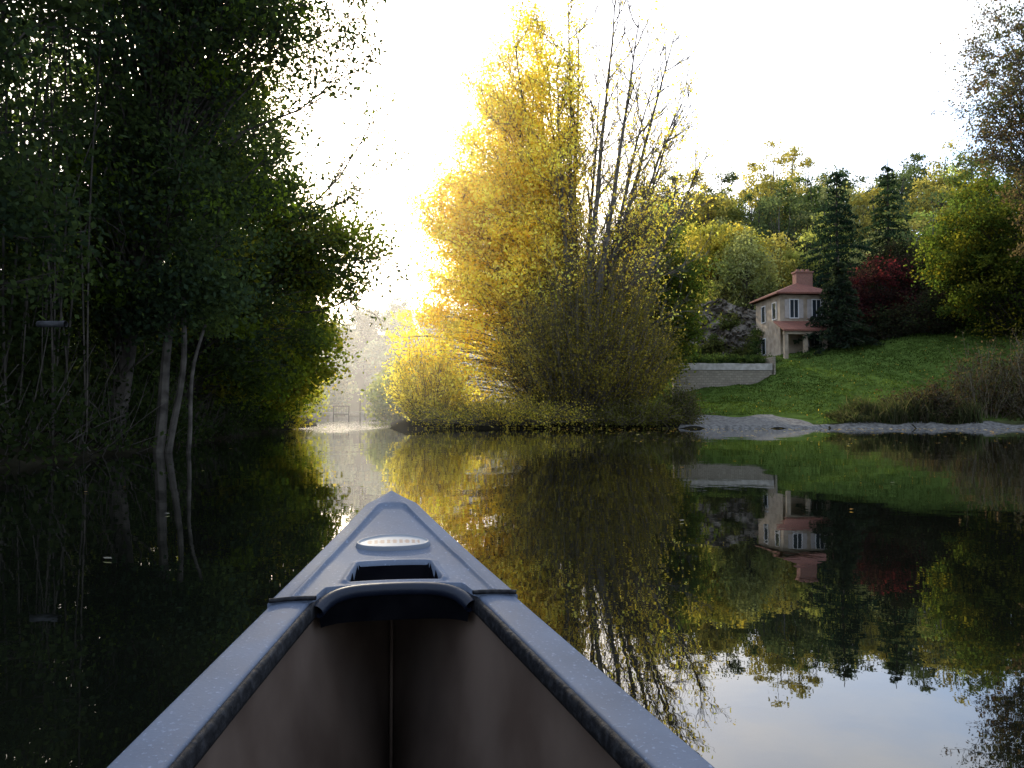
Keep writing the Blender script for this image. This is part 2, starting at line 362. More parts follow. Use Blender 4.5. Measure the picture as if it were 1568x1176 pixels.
b = B()
def bushcol(p, nc, l):
    c = pal_cols([(.18,.145,.03), (.14,.125,.03), (.24,.18,.03)], nc, l)
    k = ss(3.0, -2, p[:, 0])[:, None]; c = c*(1-k)+pal_cols(YEL, nc, l)*k*.8
    return c
def olive_bush(b, cx, cy, R, H, nst, nleaf, L, colf, wood=(.09,.075,.05)):
    P = []
    for k in range(nst):
        az = rng.random()*2*pi; rr = rng.random()**.5
        ox, oy = cos(az)*rr*R, sin(az)*rr*R*.7
        h = H*math.sqrt(max(.05, 1-(rr*.93)**2))*rng.uniform(.7, 1.12)
        p0 = np.array([cx+ox*.35, cy+oy*.35, .2]); p2 = np.array([cx+ox, cy+oy, h]); p1 = (p0+p2)/2+np.array([ox*.12, oy*.1, h*.1])
        q = bez(p0, p1, p2, 7); q[1:] += rng.normal(size=(6, 3))*.08
        tube(b, q, np.linspace(.035, .008, 7), 3, wood)
        P.append(q[2:]+0)
        for s in range(3):
            i0 = rng.integers(2, 6); e = q[i0]+(q[6]-q[0])/6*rng.uniform(.8, 1.6)+rng.normal(size=3)*.35
            tube(b, bez(q[i0], (q[i0]+e)/2+rng.normal(size=3)*.05, e, 4), np.linspace(.014, .006, 4), 3, wood); P.append(bez(q[i0], (q[i0]+e)/2, e, 4))
    P = np.concatenate(P); ix = rng.integers(0, len(P), nleaf)
    lp = P[ix]+rng.normal(size=(nleaf, 3))*.2; lp[:, 2] = np.maximum(lp[:, 2], .05)
    leaves(b, lp, L, colf(lp, nleaf, 1))
olive_bush(b, 4.2, 48.9, 6.1, 10.2, 650, 42000, .16, bushcol)
b.build('willow_bush', [BARK, LEAF])
b = B()
olive_bush(b, -4.9, 48.4, 2.7, 4.7, 130, 8500, .15, lambda p, n, l: pal_cols([(.8,.66,.14), (.7,.6,.16), (.6,.5,.12)], n, l), (.2,.15,.07))
b.build('yellow_willow_shrub', [BARK, LEAF])
b = B()
olive_bush(b, 9.8, 47.8, 1.6, 2.3, 120, 5000, .13, lambda p, n, l: pal_cols([(.08,.07,.03), (.06,.07,.02)], n, l))
olive_bush(b, -.5, 47.0, 6.0, 1.7, 240, 13000, .12, lambda p, n, l: pal_cols([(.45,.36,.06), (.5,.38,.06), (.2,.2,.04)], n, l))
olive_bush(b, 7, 46.9, 3.2, 1.6, 160, 9000, .12, lambda p, n, l: pal_cols([(.12,.11,.03), (.09,.09,.02)], n, l))
b.build('waterside_scrub', [BARK, LEAF])
GRN = [(.08,.105,.018), (.06,.09,.02), (.12,.12,.02), (.05,.075,.02)]
tree('green_ash_tree', (9.8,58,2), (9.8,58,13), .3, [((9.8,58,9),(3.8,4,6.3)), ((11.5,58,9),(2.3,3,3.5))], 300, 120, .5, .24, GRN+[(.2,.17,.03)], br=.03)

# ------------------------------------------------------------------ house area and hillside
def hz(x, y): return float(hgt(x, y))
def conifer(name, x, y, H, R, pal, nl=22):
    b = B(); z0 = hz(x, y); t = trunkline((x,y,z0), (x,y,z0+H), .05)
    tube(b, t, np.linspace(.28, .03, 12), 7, (.05,.04,.03))
    P = []
    for k in range(nl):
        f = k/nl; zz = z0+.6+f*(H-.8); na = 9 if f < .8 else 6
        a0 = rng.random()*6
        for a in range(na):
            az = a0+a*6.283/na+rng.normal()*.2; Lr = (R*(1-f)**.9+.2)*rng.uniform(.6, 1.15)
            p0 = np.array([x, y, zz+rng.normal()*.15]); p2 = p0+np.array([cos(az)*Lr, sin(az)*Lr, -.22*Lr+rng.normal()*.15]); p1 = (p0+p2)/2+np.array([0, 0, .1*Lr])
            q = bez(p0, p1, p2, 7); tube(b, q, np.linspace(.04, .01, 7), 3, (.05,.04,.03))
            m_ = int(14+Lr*16); w = rng.random((m_, 1))**.6; pp = (1-w)**2*p0+2*w*(1-w)*p1+w*w*p2
            side = np.array([-sin(az), cos(az), 0]); pp = pp+rng.normal(size=(m_, 1))*side*(.12+.22*Lr*(1-w)*.6+.1)
            pp[:, 2] -= rng.random(m_)*.3
            P.append(pp)
    P = np.concatenate(P); leaves(b, P, .40, pal_cols(pal, len(P), 1), asp=.4)
    return b.build(name, [BARK, LEAF])
conifer('spruce_tree', 32.6, 80, 19, 6.6, [(.018,.034,.024), (.014,.025,.018)])
conifer('spruce_tree', 42.5, 90, 20.5, 6, [(.022,.042,.025), (.018,.03,.02)])
conifer('cedar_tree', 27.6, 67.5, 7.8, 3.1, [(.025,.035,.024), (.02,.028,.018)], 16)
tree('red_maple_tree', (33.5,72,6), (33.5,72,13), .15, [((33.3,72,11.6),(3.4,3,3.4)), ((31,71,9.6),(2.4,2,2.4))], 150, 80, .5, .24, [(.035,.016,.02), (.045,.015,.018), (.026,.016,.016), (.08,.014,.02)], br=.02)
tree('dark_holm_oak_tree', (37,75,7), (37,75,16), .3, [((36.5,74,11),(5,4,6)), ((30.5,73,8.5),(3.2,2.5,3.2))], 260, 110, .5, .27, [(.02,.03,.014), (.03,.03,.018), (.025,.02,.015)], br=.03)
tree('dark_laurel_tree', (36.5,67,6), (36.5,67,10), .2, [((36,67,8.6),(4.6,2.5,2.6)), ((31.8,68.5,7.4),(3.2,2,2.2))], 220, 100, .42, .22, [(.022,.03,.016), (.03,.03,.02), (.03,.02,.016)], br=.03, zmin=6)
tree('pale_willow_tree', (25.6,86,7), (25.6,86,20), .3, [((25.3,86,15),(3.0,3,5.5))], 130, 110, .5, .3, [(.22,.23,.11), (.27,.26,.1), (.16,.18,.07)], br=.03, flat=1.1)
tree('golden_lime_tree', (23,92,9), (23,92,22), .3, [((24,92,19.5),(5.5,3,3.2))], 110, 100, .55, .33, [(.42,.32,.06), (.32,.29,.06), (.2,.21,.05)], br=.03)
tree('oak_tree', (40,62,6), (39,62,17), .4, [((39,62,13),(6.4,5,6.5)), ((35.5,62,13),(3.3,3,4))], 420, 130, .55, .24, GRN+[(.2,.17,.02), (.04,.06,.015)], br=.03)
def ashx(b, tl):
    tips = []
    for (z, l) in [(24, 6), (21, 5.5), (18, 5), (25.5, 5), (22.5, 6), (15, 4), (19.5, 5.5), (26.5, 4.5)]:
        spray(b, (33.0, 50+rng.normal(), z-2), (-1, rng.normal()*.3, .45), l*.75, .05, 0, tips, (.08,.065,.055), (8, 6), .7, 0)
    P = np.concatenate([t[0] for t in tips if t[1] >= 1]); P = np.repeat(P, rng.poisson(1.2, len(P)), 0)
    P = P+rng.normal(size=P.shape)*.18; leaves(b, P, .18, pal_cols([(.08,.07,.04), (.07,.075,.03), (.12,.07,.04)], len(P), 1))
tree('tall_ash_tree', (37,51,3), (35,51,27), .35, [((34.6,51,21),(4.4,4,7)), ((35.5,50,14),(4.0,3.5,4.5))], 380, 105, .45, .2, [(.06,.055,.035), (.05,.065,.025), (.09,.06,.04), (.045,.05,.028)], br=.035, twigs=5, wcol=(.08,.065,.055), extra=ashx)
b = B()
HP = [[(.11,.14,.04), (.08,.11,.04)], [(.24,.24,.07), (.17,.18,.06)], [(.34,.28,.08), (.26,.23,.07)], [(.07,.09,.045), (.05,.07,.04)], [(.07,.09,.045), (.08,.10,.05)], [(.18,.19,.09), (.22,.22,.11)], [(.34,.36,.10), (.26,.31,.09)]]
pos = []
tries = 0
while len(pos) < 88 and tries < 8000:
    tries += 1
    y = rng.uniform(84, 165); px = rng.uniform(.14, .70); x = y*px
    if all((x-q[0])**2+(y-q[1])**2 > 27 for q in pos): pos.append((x, y))
for (x, y) in pos:
    z = hz(x, y); H = rng.uniform(8.5, 16)*(1.15 if x/y > .28 else 1.0); R = rng.uniform(2.9, 4.8)
    el = [((x+rng.normal()*.8, y, z+H*.62), (R, R, H*.36)), ((x+rng.normal()*1.6, y, z+H*.4), (R*.8, R, H*.3))]
    pl = HP[rng.integers(len(HP))]
    tl = trunkline((x,y,z), (x,y,z+H*.85), .3)
    tube(b, tl, np.linspace(.3, .05, 12), 5, (.08,.07,.06))
    clumps(b, el, 38, 90, .60, .42, pl, trunk=tl, wcol=(.07,.06,.05), br=.03, twigs=1)
b.build('hillside_trees', [BARK, LEAF])
b = B()
HAZED = [(.10,.13,.10), (.08,.11,.09), (.14,.15,.10), (.16,.15,.09)]  # pale bluish greens, distance haze put into the leaf colour
for k in range(60):
    y = rng.uniform(125, 300); x = y*rng.uniform(-.30, .0)
    z = hz(x, y)
    if z < -.2 : continue
    H = rng.uniform(9, 15); R = rng.uniform(4, 6)
    tl = trunkline((x,y,z), (x,y,z+H*.85), .3)
    clumps(b, [((x,y,z+H*.5),(R,R,H*.5))], 55, 55, 1.0, .75, HAZED, trunk=tl, br=.04, twigs=0)
for (x, y, R, H) in [(-25.5,92,3,7), (-28,104,3.5,9), (-31,116,4,10), (-13.5,106,3,7), (-12,94,3,7), (-16,120,4,9), (-34,128,4,11), (-11,80,3,5)]:
    tl = trunkline((x,y,0), (x,y,H*.8), .2)
    clumps(b, [((x,y,H*.5),(R,R,H*.5))], 60, 80, .7, .45, [(.16,.19,.07), (.26,.26,.08), (.13,.16,.07)], trunk=tl, br=.04, twigs=1)
b.build('distant_trees', [BARK, LEAF])
b = B(); el = []
for k in range(150):
    y = rng.uniform(74, 135); x = y*rng.uniform(.17, .7)
    if 18 < x < 29 and y < 81: continue
    el.append(((x, y, hz(x, y)+1), (2.2, 2, 1.6)))
for k in range(9): el.append(((15.5+k*1.2, 76.5-abs(k-4)*.2, 5.6), (1.2, .8, .9)))
clumps(b, el, 1050, 45, .6, .36, [(.04,.055,.02), (.055,.06,.02), (.07,.065,.03), (.025,.04,.018)], trunk=None, zmin=3)
b.build('hillside_scrub', [BARK, LEAF])
b = B(); n = 4200
x = rng.uniform(19.5, 27, n); y = bankY(x)+.5+rng.random(n)*2.6; z = hgt(x, y)
h_ = rng.uniform(.6, 1.9, n)*np.interp(x, [19.5,22.5,26], [.3,1.,.8])*(.7+.4*np.sin(x*2.3)*np.sin(y*1.7+x)); an = rng.random(n)*pi
wv = np.stack([np.cos(an), np.sin(an), an*0], 1)*.022; base = np.stack([x, y, z], 1)
mid = base+np.stack([rng.normal(size=n)*.15, rng.normal(size=n)*.15, h_*.6], 1); tip = mid+np.stack([rng.normal(size=n)*.35, rng.normal(size=n)*.35, h_*.35], 1)
cc = pal_cols([(.05,.055,.028), (.04,.055,.022), (.075,.065,.04)], n, 1)
b.add(np.stack([base-wv, base+wv, mid+wv, mid-wv], 1).reshape(-1, 3), np.arange(4*n).reshape(n, 4), 0, np.repeat(cc, 4, 0))
b.add(np.stack([mid-wv, mid+wv, tip+wv*.1, tip-wv*.1], 1).reshape(-1, 3), np.arange(4*n).reshape(n, 4), 0, np.repeat(cc, 4, 0))
b.build('reeds', [LEAF])
b = B()
for (x, y, R, H) in [(25.2,48.0,1.6,2.2), (28.2,48.2,2.6,4.3), (31.5,47.6,3.0,5.2), (35,46.5,3,5.5), (24,48.8,1.5,1.6)]:
    z = hz(x, y)
    olive_bush(b, x, y, R, H+z*.6, 120, 5500, .14, lambda p, n, l: pal_cols([(.035,.032,.02), (.045,.045,.02), (.06,.038,.028)], n, l))
b.build('bramble_thicket', [BARK, LEAF])

# rock cliff
b = B()
U, W = np.meshgrid(np.linspace(0, 1, 60), np.linspace(0, 1, 46))
def fbm(x, y):
    r = 0
    for k, (f, a) in enumerate([(1.1,1.),(2.3,.5),(4.7,.28),(9.1,.15)]):
        r = r+a*np.abs(np.sin(x*f+1.3*k+1.7*np.sin(y*f*.8+k))*np.cos(y*f*1.2+k*2.1+1.3*np.sin(x*f*.7)))
    return r
cx = 18+U*7.5; cz = 4.5+W*(8.2-1.8*np.abs(U-.4)); f = np.floor(fbm(cx*.8, cz*.7)*3)/3*.6+fbm(cx*1.1, cz)*.55
cy = 80.5+W*2.6-f*1.3+np.abs(U-.5)*2
a_, b_ = np.meshgrid(np.arange(45), np.arange(59), indexing='ij'); a = a_*60+b_
b.add(np.stack([cx+.3*np.sin(cz*2), cy, cz], -1).reshape(-1, 3), np.stack([a, a+1, a+61, a+60], -1).reshape(-1, 4), 0, (.2,.2,.2))
ROCK = simple('limestone_rock', (.045,.036,.026), (.17,.145,.115), .8, .9, .5, .12, .1)
b.build('rock_cliff', [ROCK])
b = B(); el = [((18.3+q*.75, 78.7-.3*(q % 3), 5.4+2.2*((q*37) % 10)/10*(1 if q % 2 else 2.6)), (.8,.5,.8)) for q in range(10)]
clumps(b, el, 150, 50, .35, .25, [(.05,.065,.02), (.08,.08,.03)], trunk=None, zmin=4); b.build('cliff_ivy', [BARK, LEAF])

def add_box(b, x0, x1, y0, y1, z0, z1, mat, R=None):
    v = np.array([(x0,y0,z0),(x1,y0,z0),(x1,y1,z0),(x0,y1,z0),(x0,y0,z1),(x1,y0,z1),(x1,y1,z1),(x0,y1,z1)], float)
    if R is not None: v = R(v)
    b.add(v, [(0,3,2,1),(4,5,6,7),(0,1,5,4),(1,2,6,5),(2,3,7,6),(3,0,4,7)], mat, (.5,.5,.5))
def part(b, name, mats, parent):
    o = b.build(name, mats); o.parent = parent; return o
STUCCO = simple('house_render', (.20,.155,.11), (.31,.25,.185), 1.6, .9, .3, .02, .1)
STONEW = simple('stone_coping', (.24,.22,.19), (.36,.33,.29), 3, .9, .4, .03, .1)
FRAME = simple('window_frame_paint', (.42,.40,.38), (.5,.48,.46), 4, .5, .0)
SHUT = simple('shutter_paint', (.24,.21,.19), (.3,.26,.23), 4, .6, .0)
WOOD = simple('dark_timber', (.06,.04,.03), (.10,.07,.05), 6, .7, .3)
m, nt, out = newmat('window_glass'); p = N(nt, 'ShaderNodeBsdfPrincipled'); p.inputs['Base Color'].default_value = (.02,.025,.03,1); p.inputs['Roughness'].default_value = .08
nt.links.new(p.outputs[0], out.inputs[0]); GLASS = m
def brickmat(name, c1, c2, cm, sc, w=.5, h=.25, ms=.02, rough=.9, spec=.1):
    m, nt, out = newmat(name); p = N(nt, 'ShaderNodeBsdfPrincipled'); p.inputs['Roughness'].default_value = rough; p.inputs['Specular IOR Level'].default_value = spec
    tc = N(nt, 'ShaderNodeTexCoord'); sp = N(nt, 'ShaderNodeSeparateXYZ'); cb = N(nt, 'ShaderNodeCombineXYZ'); ad = N(nt, 'ShaderNodeMath', operation='ADD')
    nt.links.new(tc.outputs['Object'], sp.inputs[0]); nt.links.new(sp.outputs[0], ad.inputs[0]); nt.links.new(sp.outputs[1], ad.inputs[1])
    nt.links.new(ad.outputs[0], cb.inputs[0]); nt.links.new(sp.outputs[2], cb.inputs[1])
    no = N(nt, 'ShaderNodeTexNoise'); no.inputs['Scale'].default_value = 1.5; nt.links.new(tc.outputs['Object'], no.inputs['Vector'])
    vm = N(nt, 'ShaderNodeVectorMath', operation='MULTIPLY_ADD'); nt.links.new(no.outputs['Color'], vm.inputs[0]); vm.inputs[1].default_value = (.18,.18,.18); nt.links.new(cb.outputs[0], vm.inputs[2])
    br = N(nt, 'ShaderNodeTexBrick'); br.inputs['Scale'].default_value = sc; br.inputs['Color1'].default_value = (*c1, 1); br.inputs['Color2'].default_value = (*c2, 1); br.inputs['Mortar'].default_value = (*cm, 1)
    br.inputs['Brick Width'].default_value = w; br.inputs['Row Height'].default_value = h; br.inputs['Mortar Size'].default_value = ms
    nt.links.new(vm.outputs[0], br.inputs['Vector']); nt.links.new(br.outputs['Color'], p.inputs['Base Color'])
    bm = N(nt, 'ShaderNodeBump'); bm.inputs['Strength'].default_value = .5; bm.inputs['Distance'].default_value = .02; bm.invert = True
    nt.links.new(br.outputs['Fac'], bm.inputs['Height']); nt.links.new(bm.outputs[0], p.inputs['Normal']); nt.links.new(p.outputs[0], out.inputs[0]); return m
TILE = brickmat('clay_roof_tiles', (.20,.08,.055), (.14,.06,.045), (.08,.04,.03), 2.5, .35, .4, .03)
BRICK = brickmat('chimney_brick', (.26,.115,.08), (.19,.085,.06), (.2,.16,.14), 4)
RUBBLE = brickmat('rubble_stone', (.22,.19,.145), (.16,.137,.105), (.13,.11,.085), 1.6, .55, .3, .03)

house = bpy.data.objects.new('riverside_house', None); scn.collection.objects.link(house)
hx, hy = 25.2, 72.0; hb = 5.5; ang = radians(4)
def RH(v):
    v = np.asarray(v, float); c, s = cos(ang), sin(ang)
    return np.stack([hx+v[:, 0]*c-v[:, 1]*s, hy+v[:, 0]*s+v[:, 1]*c, hb+v[:, 2]], 1)
b = B(); add_box(b, -2.1, 2.3, -2.4, 3.2, -1.5, 5.75, 0, RH); part(b, 'walls', [STUCCO], house)
b = B()
e = .45; zt = 5.78; zr = 7.05
ev = np.array([(-2.1-e,-2.4-e,zt),(2.3+e,-2.4-e,zt),(2.3+e,3.2+e,zt),(-2.1-e,3.2+e,zt),(-2.1-e,-2.4-e,zt+.14),(2.3+e,-2.4-e,zt+.14),(2.3+e,3.2+e,zt+.14),(-2.1-e,3.2+e,zt+.14),(.1,-.9,zr),(.1,1.8,zr)])
b.add(RH(ev), [(0,1,5,4),(1,2,6,5),(2,3,7,6),(3,0,4,7),(0,3,2,1),(4,5,8,8),(5,6,9,8),(6,7,9,9),(7,4,8,9)], 0, (.3,.3,.3)); part(b, 'roof', [TILE], house)
b = B(); add_box(b, .0, 1.5, -1.0, -.2, 6.3, 7.95, 0, RH); add_box(b, -.08, 1.58, -1.08, -.12, 7.952, 8.08, 0, RH)
for q in (.3, .75, 1.2): add_box(b, q-.12, q+.12, -.72, -.48, 8.085, 8.3, 0, RH)
part(b, 'chimney', [BRICK], house)
bf = B(); bg = B(); bs = B()
for (wx, wz, ww, wh) in [(-.85,3.75,.7,1.55), (1.15,3.75,.7,1.55), (.9,.6,.9,1.5)]:
    y0 = -2.4
    add_box(bg, wx-ww/2, wx+ww/2, y0-.02, y0-.005, wz, wz+wh, 0, RH)
    for (a0, a1, c0, c1) in [(wx-ww/2-.08, wx-ww/2, wz-.08, wz+wh+.08), (wx+ww/2, wx+ww/2+.08, wz-.08, wz+wh+.08), (wx-ww/2, wx+ww/2, wz+wh, wz+wh+.08), (wx-ww/2, wx+ww/2, wz-.08, wz), (wx-.025, wx+.025, wz, wz+wh)]:
        add_box(bf, a0, a1, y0-.06, y0-.003, c0, c1, 0, RH)
    for sg in (-1, 1):
        c = wx+sg*(ww/2+.08+.2); add_box(bs, c-.19, c+.19, y0-.05, y0-.004, wz-.04, wz+wh+.04, 0, RH)
for (wy, wz) in [(-1.2,3.75), (1.3,3.75), (1.3,.8)]:
    x0 = -2.1; add_box(bg, x0-.02, x0-.005, wy-.4, wy+.4, wz, wz+1.4, 0, RH)
    for (a0, a1, c0, c1) in [(wy-.48,wy-.4,wz-.08,wz+1.48),(wy+.4,wy+.48,wz-.08,wz+1.48),(wy-.4,wy+.4,wz+1.4,wz+1.48),(wy-.4,wy+.4,wz-.08,wz)]:
        add_box(bf, x0-.06, x0-.003, a0, a1, c0, c1, 0, RH)
part(bg, 'window_glass', [GLASS], house); part(bf, 'window_frames', [FRAME], house); part(bs, 'shutters', [SHUT], house)
b = B()
pv = np.array([(-2.7,-4.6,2.35),(1.3,-4.6,2.35),(1.3,-2.41,3.3),(-2.7,-2.41,3.3),(-2.7,-4.6,2.5),(1.3,-4.6,2.5),(1.3,-2.41,3.45),(-2.7,-2.41,3.45)])
b.add(RH(pv), [(0,3,2,1),(4,5,6,7),(0,1,5,4),(1,2,6,5),(2,3,7,6),(3,0,4,7)], 0, (.3,.3,.3)); part(b, 'porch_roof', [TILE], house)
b = B()
for q in (-2.4, -.7, 1.0):
    add_box(b, q-.16, q+.16, -4.4, -4.08, -1.8, 2.1, 0, RH)
add_box(b, -2.6, 1.2, -4.42, -4.06, 2.102, 2.34, 0, RH)
part(b, 'porch_pillars', [STUCCO], house)
b = B(); add_box(b, -.15, .65, -2.43, -2.404, -.2, 2.0, 0, RH); part(b, 'door', [WOOD], house)
b = B(); clumps(b, [((21.6,66.8,5.0),(.9,.6,.7)), ((24.4,66.5,5.2),(.8,.6,.7)), ((22.6,74,7),(.7,1,2.2))], 60, 80, .25, .16, [(.03,.05,.02), (.05,.06,.02)], trunk=None, zmin=4.3); b.build('garden_shrubs', [BARK, LEAF])

wall = bpy.data.objects.new('retaining_wall', None); scn.collection.objects.link(wall)
def RW(v):
    v = np.asarray(v, float); c, s = cos(radians(5)), sin(radians(5)); return np.stack([12.4+v[:, 0]*c-v[:, 1]*s, 61.5+v[:, 0]*s+v[:, 1]*c, v[:, 2]], 1)
b = B(); add_box(b, 0, 7.8, 0, .5, 1.5, 4.25, 0, RW); part(b, 'stonework', [RUBBLE], wall)
b = B()
for k in range(6): add_box(b, -.05+k*1.31, -.05+k*1.31+1.3, -.07, .57, 4.252, 4.75+.02*(k%2), 0, RW)
part(b, 'coping', [STONEW], wall)
b = B(); add_box(b, 7.85, 8.0, -.2, 12, 3, 5.3, 0, RW); part(b, 'return_wall', [RUBBLE], wall)
b = B(); el = [((12.6+q, 63.2+q*.09, 5.0), (.6,.5,.55)) for q in np.arange(0, 8.5, .5)]
clumps(b, el, 200, 75, .16, .12, [(.03,.05,.018), (.04,.06,.02)], trunk=None, zmin=3.5); b.build('clipped_hedge', [BARK, LEAF])
sh = bpy.data.objects.new('garden_shelter', None); scn.collection.objects.link(sh)
def RS(v): v = np.asarray(v, float); return v+np.array([39.5, 65, hz(39.5, 63)])
b = B()
for q in (-2, 0, 2):
    for w_ in (-1.2, 1.2): add_box(b, q-.07, q+.07, w_-.07, w_+.07, -1, 2.1, 0, RS)
part(b, 'posts', [WOOD], sh)
b = B(); pv = np.array([(-2.4,-1.6,2.05),(2.4,-1.6,2.05),(2.4,1.6,2.05),(-2.4,1.6,2.05),(-2.4,0,2.75),(2.4,0,2.75)])
b.add(RS(pv), [(0,1,5,4),(2,3,4,5),(0,4,3,3),(1,2,5,5)], 0, (.3,.3,.3)); part(b, 'roof', [TILE], sh)

b = B(); add_box(b, -29, -13.5, 110, 110.8, -1, .6, 0); add_box(b, -29, -27.2, 108, 112, -1, 1.3, 0); add_box(b, -15.4, -13.6, 108, 112, -1, 1.3, 0)
for q in np.arange(-26.6, -16, 2.1): add_box(b, q-.25, q+.25, 109.3, 109.98, -1, 1.0, 0)
add_box(b, -27.1, -15.5, 109.4, 109.9, 1.01, 1.22, 0)
b.build('weir', [STONEW])
def gate(x, w, z0, z1, y):
    b = B()
    for q in (x, x+w): tube(b, [(q,y,-.5),(q,y,z1)], [.08,.08], 6, (.04,.035,.03))
    for q in (z0, z1): tube(b, [(x-.05,y,q),(x+w+.05,y,q)], [.07,.07], 6, (.04,.035,.03))
    for k in range(1, 6): tube(b, [(x+w*k/6,y,z0),(x+w*k/6,y,z1)], [.02,.02], 4, (.08,.08,.08))
    b.build('sluice_gate_frame', [BARK])
gate(-18.7, 2.6, 1.4, 3.3, 99); gate(-22.2, 1.9, .9, 1.9, 100)

# ------------------------------------------------------------------ canoe
canoe = bpy.data.objects.new('canoe', None); scn.collection.objects.link(canoe)
T = np.array([-.254, 1.70]); th = math.atan2(.165, 1)
bv = np.array([sin(th), -cos(th)]); rv = np.array([cos(th), sin(th)])
LEN = 4.8
def CP(s, u, z):
    s, u, z = np.broadcast_arrays(np.asarray(s, float), u, z)
    return np.stack([T[0]+bv[0]*s+rv[0]*u, T[1]+bv[1]*s+rv[1]*u, z], -1)
pf = np.polyfit([0,.2,.455,.7,1,1.6,2.2,2.4,2.6], [.035,.107,.183,.237,.284,.365,.418,.424,.418], 5)
def W_(s): s = np.minimum(s, LEN-s); return np.polyval(pf, s)
def S_(s): s = np.minimum(s, LEN-s); return .40+.179*np.exp(-s/.5)
def plastic(name, c1, c2, rough, sc=30, spec=.35, spots=.6):
    m, nt, out = newmat(name); p = N(nt, 'ShaderNodeBsdfPrincipled'); p.inputs['Specular IOR Level'].default_value = spec
    c, f = noise_col(nt, c1, c2, sc, 8, .3, .75)
    tc = N(nt, 'ShaderNodeTexCoord'); v = N(nt, 'ShaderNodeTexNoise'); v.inputs['Scale'].default_value = 190; v.inputs['Detail'].default_value = 4
    nt.links.new(tc.outputs['Object'], v.inputs['Vector'])
    r = N(nt, 'ShaderNodeValToRGB'); r.color_ramp.elements[0].position = .60; r.color_ramp.elements[1].position = .74; r.color_ramp.elements[0].color = (0,0,0,1)
    r.color_ramp.elements[1].color = (spots,spots,spots,1); nt.links.new(v.outputs[0], r.inputs[0])
    mx = N(nt, 'ShaderNodeMix', data_type='RGBA'); nt.links.new(r.outputs[0], mx.inputs[0]); nt.links.new(c, mx.inputs[6]); mx.inputs[7].default_value = (*[min(1, q*2.2) for q in c2], 1)
    nt.links.new(mx.outputs[2], p.inputs['Base Color'])
    rr = N(nt, 'ShaderNodeMapRange'); rr.inputs[3].default_value = rough-.08; rr.inputs[4].default_value = rough+.15; nt.links.new(f, rr.inputs[0]); nt.links.new(rr.outputs[0], p.inputs['Roughness'])
    bm = N(nt, 'ShaderNodeBump'); bm.inputs['Strength'].default_value = .3; bm.inputs['Distance'].default_value = .0012
    nt.links.new(v.outputs[0], bm.inputs['Height']); nt.links.new(bm.outputs[0], p.inputs['Normal']); nt.links.new(p.outputs[0], out.inputs[0]); return m
TRIM = plastic('grey_blue_plastic', (.048,.060,.085), (.085,.103,.14), .62, 7, .18)
NAVY = plastic('navy_plastic', (.003,.005,.011), (.006,.009,.018), .4, 30, .2, .1)
BLACK = simple('black_rubber', (.005,.005,.006), (.02,.02,.022), 90, .7, .8, .004, .15, lo=.45, hi=.7)
SHADE = simple('painted_shade', (.002,.002,.003), (.004,.004,.005), 20, .9, 0, .001, 0)  # near-black that paints shade into the deck slot and below the handle
LINER = simple('hull_liner', (.060,.041,.031), (.098,.071,.055), 6, .85, .15, .002, .05)
HULL = plastic('hull_skin', (.02,.05,.09), (.03,.06,.11), .35)
def sweep(prof, s0, s1, mat, name, side, n=110):
    b = B(); s = np.linspace(s0, s1, n); prof = np.array(prof)
    u = side*(W_(s)[:, None]-prof[None, :, 0]); z = S_(s)[:, None]+prof[None, :, 1]
    v = CP(s[:, None], u, z).reshape(-1, 3); m_ = len(prof)
    i, j = np.meshgrid(np.arange(n-1), np.arange(m_-1), indexing='ij'); a = i*m_+j
    b.add(v, np.stack([a, a+1, a+m_+1, a+m_], -1).reshape(-1, 4), 0, (.2,.2,.2))
    o = b.build(name, [mat], smooth=True); o.parent = canoe; return o
for side, nm in ((-1, 'left'), (1, 'right')):
    sweep([(0.003,-.045),(0,-.030),(0,-.010),(0,-.006),(.0008,-.0035),(.0025,-.0015),(.005,-.0005),(.009,0),(.02,.0012),(.03,.0018),(.04,.0016),(.050,.001),(.0545,.0005),(.057,-.001),(.0585,-.003),(.059,-.006),(.059,-.012),(.059,-.03)], .06, LEN-.06, TRIM, 'gunwale_'+nm, side)
    sweep([(.0595,-.006),(.0595,-.002),(.0605,-.0004),(.063,-.0002),(.066,-.002),(.067,-.005),(.068,-.018),(.066,-.024),(.058,-.024)], .42, LEN-.42, BLACK, 'inner_edge_'+nm, side)
def hull(win, zb, mat, name, s0, s1):
    b = B(); n = 100; m_ = 25; s = np.linspace(s0, s1, n)[:, None]; t = np.linspace(-1, 1, m_)[None]
    e = np.minimum(s-s0, s1-s); pw = 1.15+2.6*ss(0, 1.4, e); ww = np.maximum(W_(s)-win, .002)*np.clip(e/.05, 0, 1)**.5
    q = 1-abs(t)**1.0
    uu = np.sign(t)*ww*np.clip(1-q**pw, 0, 1)**(.55+.35*(1-ss(0, 1.2, e))); zz = (S_(s)-.02)*(1-q)+zb*q
    a = np.arange(n-1)[:, None]*m_+np.arange(m_-1)[None]
    b.add(CP(s+0*t, uu, zz).reshape(-1, 3), np.stack([a, a+1, a+m_+1, a+m_], -1).reshape(-1, 4), 0, (.2,.2,.2))
    o = b.build(name, [mat], smooth=True); o.parent = canoe
hull(.056, .02, LINER, 'inner_hull', .10, LEN-.10)
hull(.010, -.09, HULL, 'outer_hull', .0, LEN)
b = B(); s = np.linspace(.14, 2.2, 30)
tube(b, CP(s, 0, np.full(30, .026)), np.full(30, .004), 6, (.2,.2,.2)); tube(b, CP(np.linspace(.135,.14,8), 0, np.linspace(.45,.02,8)), np.full(8, .0035), 6)
o = b.build('keel_rib', [LINER], True); o.parent = canoe
